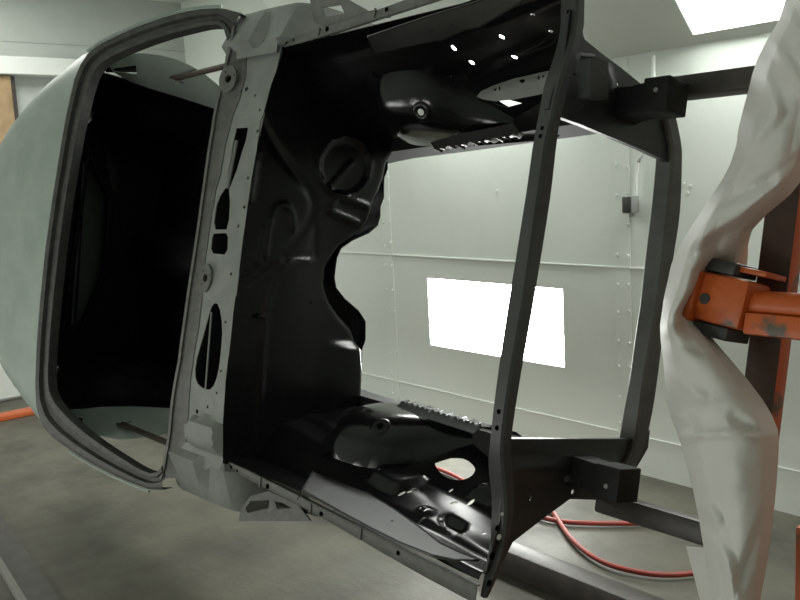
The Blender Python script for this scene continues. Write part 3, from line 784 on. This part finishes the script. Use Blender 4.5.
# ============================================================ ROTISSERIE
base = V(cw((1.9, 0, -.3)).x, cw((1.9, 0, -.3)).y, 0)
ROT = thing('rotisserie', 'orange and black steel car rotisserie with pivot tube, crossbar and long arms', 'rotisserie', base)
def rp(name, bm, m, sharp=35, parent=None):
    bm.transform(CAR_M); return obj(name, bm, m, parent or ROT, off=base, sharp=sharp)
for s in (-1, 1):
    a_ = rp('arm', beam((1.16, s * .516 - .012, -.385), (1.53, s * .516 - .012, -.385), .052, .052, up=(0, 0, 1), bev=.006), M['steel'])
bm = bmesh.new()
XC0, XC1, ZT, ZB_ = 1.495, 1.565, -.385, -.435
rp('crossbar', beam(((XC0 + XC1) / 2, -.56, (ZT + ZB_) / 2), ((XC0 + XC1) / 2, .62, (ZT + ZB_) / 2), ZT - ZB_, XC1 - XC0, up=(1, 0, 0), bev=.006), M['orange'])
rp('crossbar_shade_face', box(((XC0 + XC1) / 2, .03, ZT + .003), (XC1 - XC0, 1.10, .005), bev=.001), M['barshade'])  # thin brown-black layer puts the crossbar's shaded face into colour
# pivot tube, its square bar and the clamp head
rp('pivot_tube', tube([(1.535, -.012, -.30), (1.95, -.012, -.30)], .030, 24), M['orange'])
rp('lock_bar', beam((1.54, -.055, -.285), (1.95, -.055, -.285), .045, .05, bev=.004), M['orange'])
hm = Matrix.Rotation(rad(-8), 3, 'Z')
hd_ = rp('clamp_head', box((1.487, -.012, -.30), (.11, .105, .10), mtx=hm, bev=.010), M['orange'])
fp = rp('clamp_plate', box((1.424, -.006, -.293), (.022, .112, .112), mtx=hm, bev=.007), M['orange'])
for yy in (.062, -.078):
    rp('clamp_jaw', box((1.462, yy, -.315), (.085, .028, .10), mtx=hm, bev=.004), M['darkgrey'])
rp('clamp_strap', box((1.525, .056, -.33), (.08, .012, .09), mtx=hm, bev=.003), M['orange'])
c, dr = V(1.408, -.012, -.30), V(1, 0, 0)
q = ca((707, 299), 2, -.245); rp('pin_hole', disc(V(1.452, -.012, -.2495), (0, 0, 1), .012, t=.002, k=14), M['darkgrey'])
# mast, base beams on the floor
mb = bmesh.new(); ax = cw((1.9, -.012, -.3))
beam(V(ax.x + .02, ax.y, .06), V(ax.x + .02, ax.y, 1.75), .12, .12, up=(1, 0, 0), bm=mb)
obj('mast', mb, M['orange'], ROT, off=base)
YB = 2.36
obj('base_beam', beam((-5.6, YB, .05), (ax.x + .1, YB, .05), .09, .10, bev=.006), M['steel'], ROT, off=base)
obj('base_cross_foot', beam((ax.x + .02, .9, .05), (ax.x + .02, 2.6, .05), .10, .10, bev=.006), M['orange'], ROT, off=base)
cl = wa((794.5, 565), 1, 1.72)
zt = wa((797, 527), 1, 1.72).z
obj('base_post', box((cl.x + .035, 1.72 + .035, zt / 2), (.07, .07, zt), bev=.005), M['orange'], ROT, off=base)
obj('base_tie', beam((cl.x + .05, 1.755, .06), (ax.x + .02, 1.755, .06), .06, .08, bev=.004), M['orange'], ROT, off=base)
# rear stand at the far end
rb = V(-6.4, 1.35, 0)
RS = thing('rotisserie_stand', 'orange rear stand whose floor beam shows beside the roof at the left edge', 'stand', rb)
obj('post', beam((-6.4, 1.35, .06), (-6.4, 1.35, 1.6), .09, .09, up=(1, 0, 0), bev=.006), M['orange'], RS, off=rb)
obj('foot', beam((-6.4, .9, .022), (-6.4, 2.02, .022), .10, .042, bev=.006), M['orange'], RS, off=rb)
py0 = wa((-14, 110), 0, XE).y; py1 = wa((10, 110), 0, XE).y; py2 = wa((15, 110), 0, XE).y
struct('trim_11', box((XE + .06, (py0 + py1) / 2, 1.83), (.08, py1 - py0, 1.22), bev=.006), M['wood'])
struct('trim_12', box((XE + .05, (py1 + py2) / 2, 1.83), (.05, py2 - py1, 1.22), bev=.004), M['steel'])

# ============================================================ PLASTIC SHEET
SR = [(-40, 806, 860), (0, 785, 850), (20, 779, 848), (40, 767, 846), (60, 757, 844), (75, 752, 842), (90, 748.5, 838), (110, 743, 832), (130, 738, 825), (145, 736.5, 818), (165, 730, 808), (180, 722, 802), (195, 712, 790), (205, 705, 778), (215, 699, 766), (230, 689, 752), (245, 680, 748), (255, 675, 748), (265, 671, 747), (280, 668, 745), (290, 665.5, 738),
      (300, 663.5, 725), (315, 661.5, 702), (325, 660, 703), (340, 660.5, 714), (360, 663, 731), (380, 665, 748), (400, 666.5, 763), (415, 670, 772), (430, 676, 778), (445, 681, 779), (470, 688, 777.5), (490, 693, 776), (520, 699, 773), (550, 704, 769), (580, 708, 764), (600, 712, 760), (640, 718, 752)]
rows = []
NR, NC = 190, 70
def srow(y):
    for (a, l0, r0), (b, l1, r1) in zip(SR, SR[1:]):
        if a <= y <= b:
            t = (y - a) / (b - a); return l0 + (l1 - l0) * t, r0 + (r1 - r0) * t
CR = [([(700, 240), (735, 165), (778, 113), (768, 78)], 26, .030), ([(738, 131), (762, 108)], 12, -.014), ([(690, 245), (740, 215), (800, 165)], 20, .022), ([(662, 332), (676, 322), (696, 312)], 9, .016), ([(662, 340), (700, 350)], 10, -.010),
      ([(666, 300), (690, 268), (745, 235)], 14, .016), ([(667, 406), (690, 412), (672, 398)], 7, -.010), ([(680, 437), (715, 433), (752, 437), (779, 435)], 8, .012), ([(735, 418), (762, 436)], 16, -.020), ([(700, 400), (740, 390)], 18, .014),
      ([(690, 490), (716, 520)], 10, .012), ([(705, 535), (728, 560), (735, 605)], 10, .014), ([(735, 595), (768, 510)], 18, -.020), ([(690, 415), (715, 520), (742, 610)], 22, .016), ([(760, 20), (810, 100), (800, 150)], 24, .024), ([(790, 0), (830, 60)], 18, -.02), ([(712, 205), (770, 180)], 10, -.012), ([(664, 370), (700, 395)], 12, .012)]
def crease(u, v, a, c, w, h):
    """one sharp fold running at angle a through offset c"""
    d = u * math.cos(a) + v * math.sin(a) - c; return h * max(0, 1 - abs(d) / w)
for i in range(NR + 1):
    y = -40 + 680 * i / NR; l, r_ = srow(y); row = []
    for j in range(NC + 1):
        t = j / NC; x = l + (r_ - l) * t
        z = -.215 - .06 * (2 * t - 1) ** 2 * (1 if t < .5 else 1.6)
        mid = math.exp(-((y - 285) / 45) ** 2)
        z -= mid * (.03 + .15 * sstep(.25, .6, t))
        u, v = (x - 660) / 100, y / 100
        hgt = 0
        for pl_, w, h in CR:
            d = seg_d((x, y), pl_)
            if d < w: hgt += 1.4 * h * (1 - d / w)
        hgt += .016 * noise.noise(V(u * 1.6, v * 1.6, 0)) + .0035 * noise.noise(V(u * 6, v * 6, 2))
        e = min(1, 6 * t * (1 - t) + .15)
        row.append(ca((x, y), 2, z + hgt * e))
    rows.append(row)
bm = grid(rows, thick=.0015); bm.transform(CAR_M)
so = cw((1.45, 0, -.25)); 
ps = obj('masking_sheet', bm, M['plastic'], None, off=so, sharp=50); ps.location = so
tag(ps, 'crumpled white plastic sheet draped around the orange rotisserie clamp', 'plastic sheet')
# torn corner hanging behind its lower end: a part of the same sheet
tri = [ca(p, 2, -.33) for p in ((686, 546), (705, 548), (716, 600), (712, 640), (700, 600))]
bm = bmesh.new(); bm.faces.new([bm.verts.new(p) for p in tri]); thicken(bm, .0015); bm.transform(CAR_M)
obj('loose_corner', bm, M['plastic'], ps, off=so)

# ============================================================ AIR HOSE
HP = [(395, 452), (430, 466), (455, 475), (490, 497), (520, 511), (556, 521.5), (590, 523.5), (625, 523.5), (660, 523), (690, 530)]
HP2 = [(548, 508), (556, 516), (562, 527), (572, 541), (588, 555), (606, 565), (630, 572), (660, 576.5), (695, 575), (730, 565)]
def floor_path(pts): return [wa(p, 2, .016) for p in pts]
def smooth3(pts): return chaikin(pts, 3, False)
path = smooth3(floor_path(HP)); path2 = smooth3(floor_path(HP2))
bm = tube(path, .0105, 10); tube([p + V(0, 0, .004) for p in path2], .0105, 10, bm)
hc = path2[0]
hs = obj('air_hose', bm, M['hose'], None, off=hc); hs.location = hc
tag(hs, 'red rubber air hose curling across the concrete floor under the car', 'hose')

# ------------------------------------------------------------------ render
w = bpy.data.worlds.new('world'); SC.world = w; w.use_nodes = True
w.node_tree.nodes['Background'].inputs[0].default_value = (.8, .85, .8, 1); w.node_tree.nodes['Background'].inputs[1].default_value = .05
SC.view_settings.view_transform = 'Standard'; SC.view_settings.look = 'None'; SC.view_settings.gamma = 1
SC.view_settings.exposure = 0.38; SC.view_settings.use_curve_mapping = False
SC.cycles.use_denoising = True
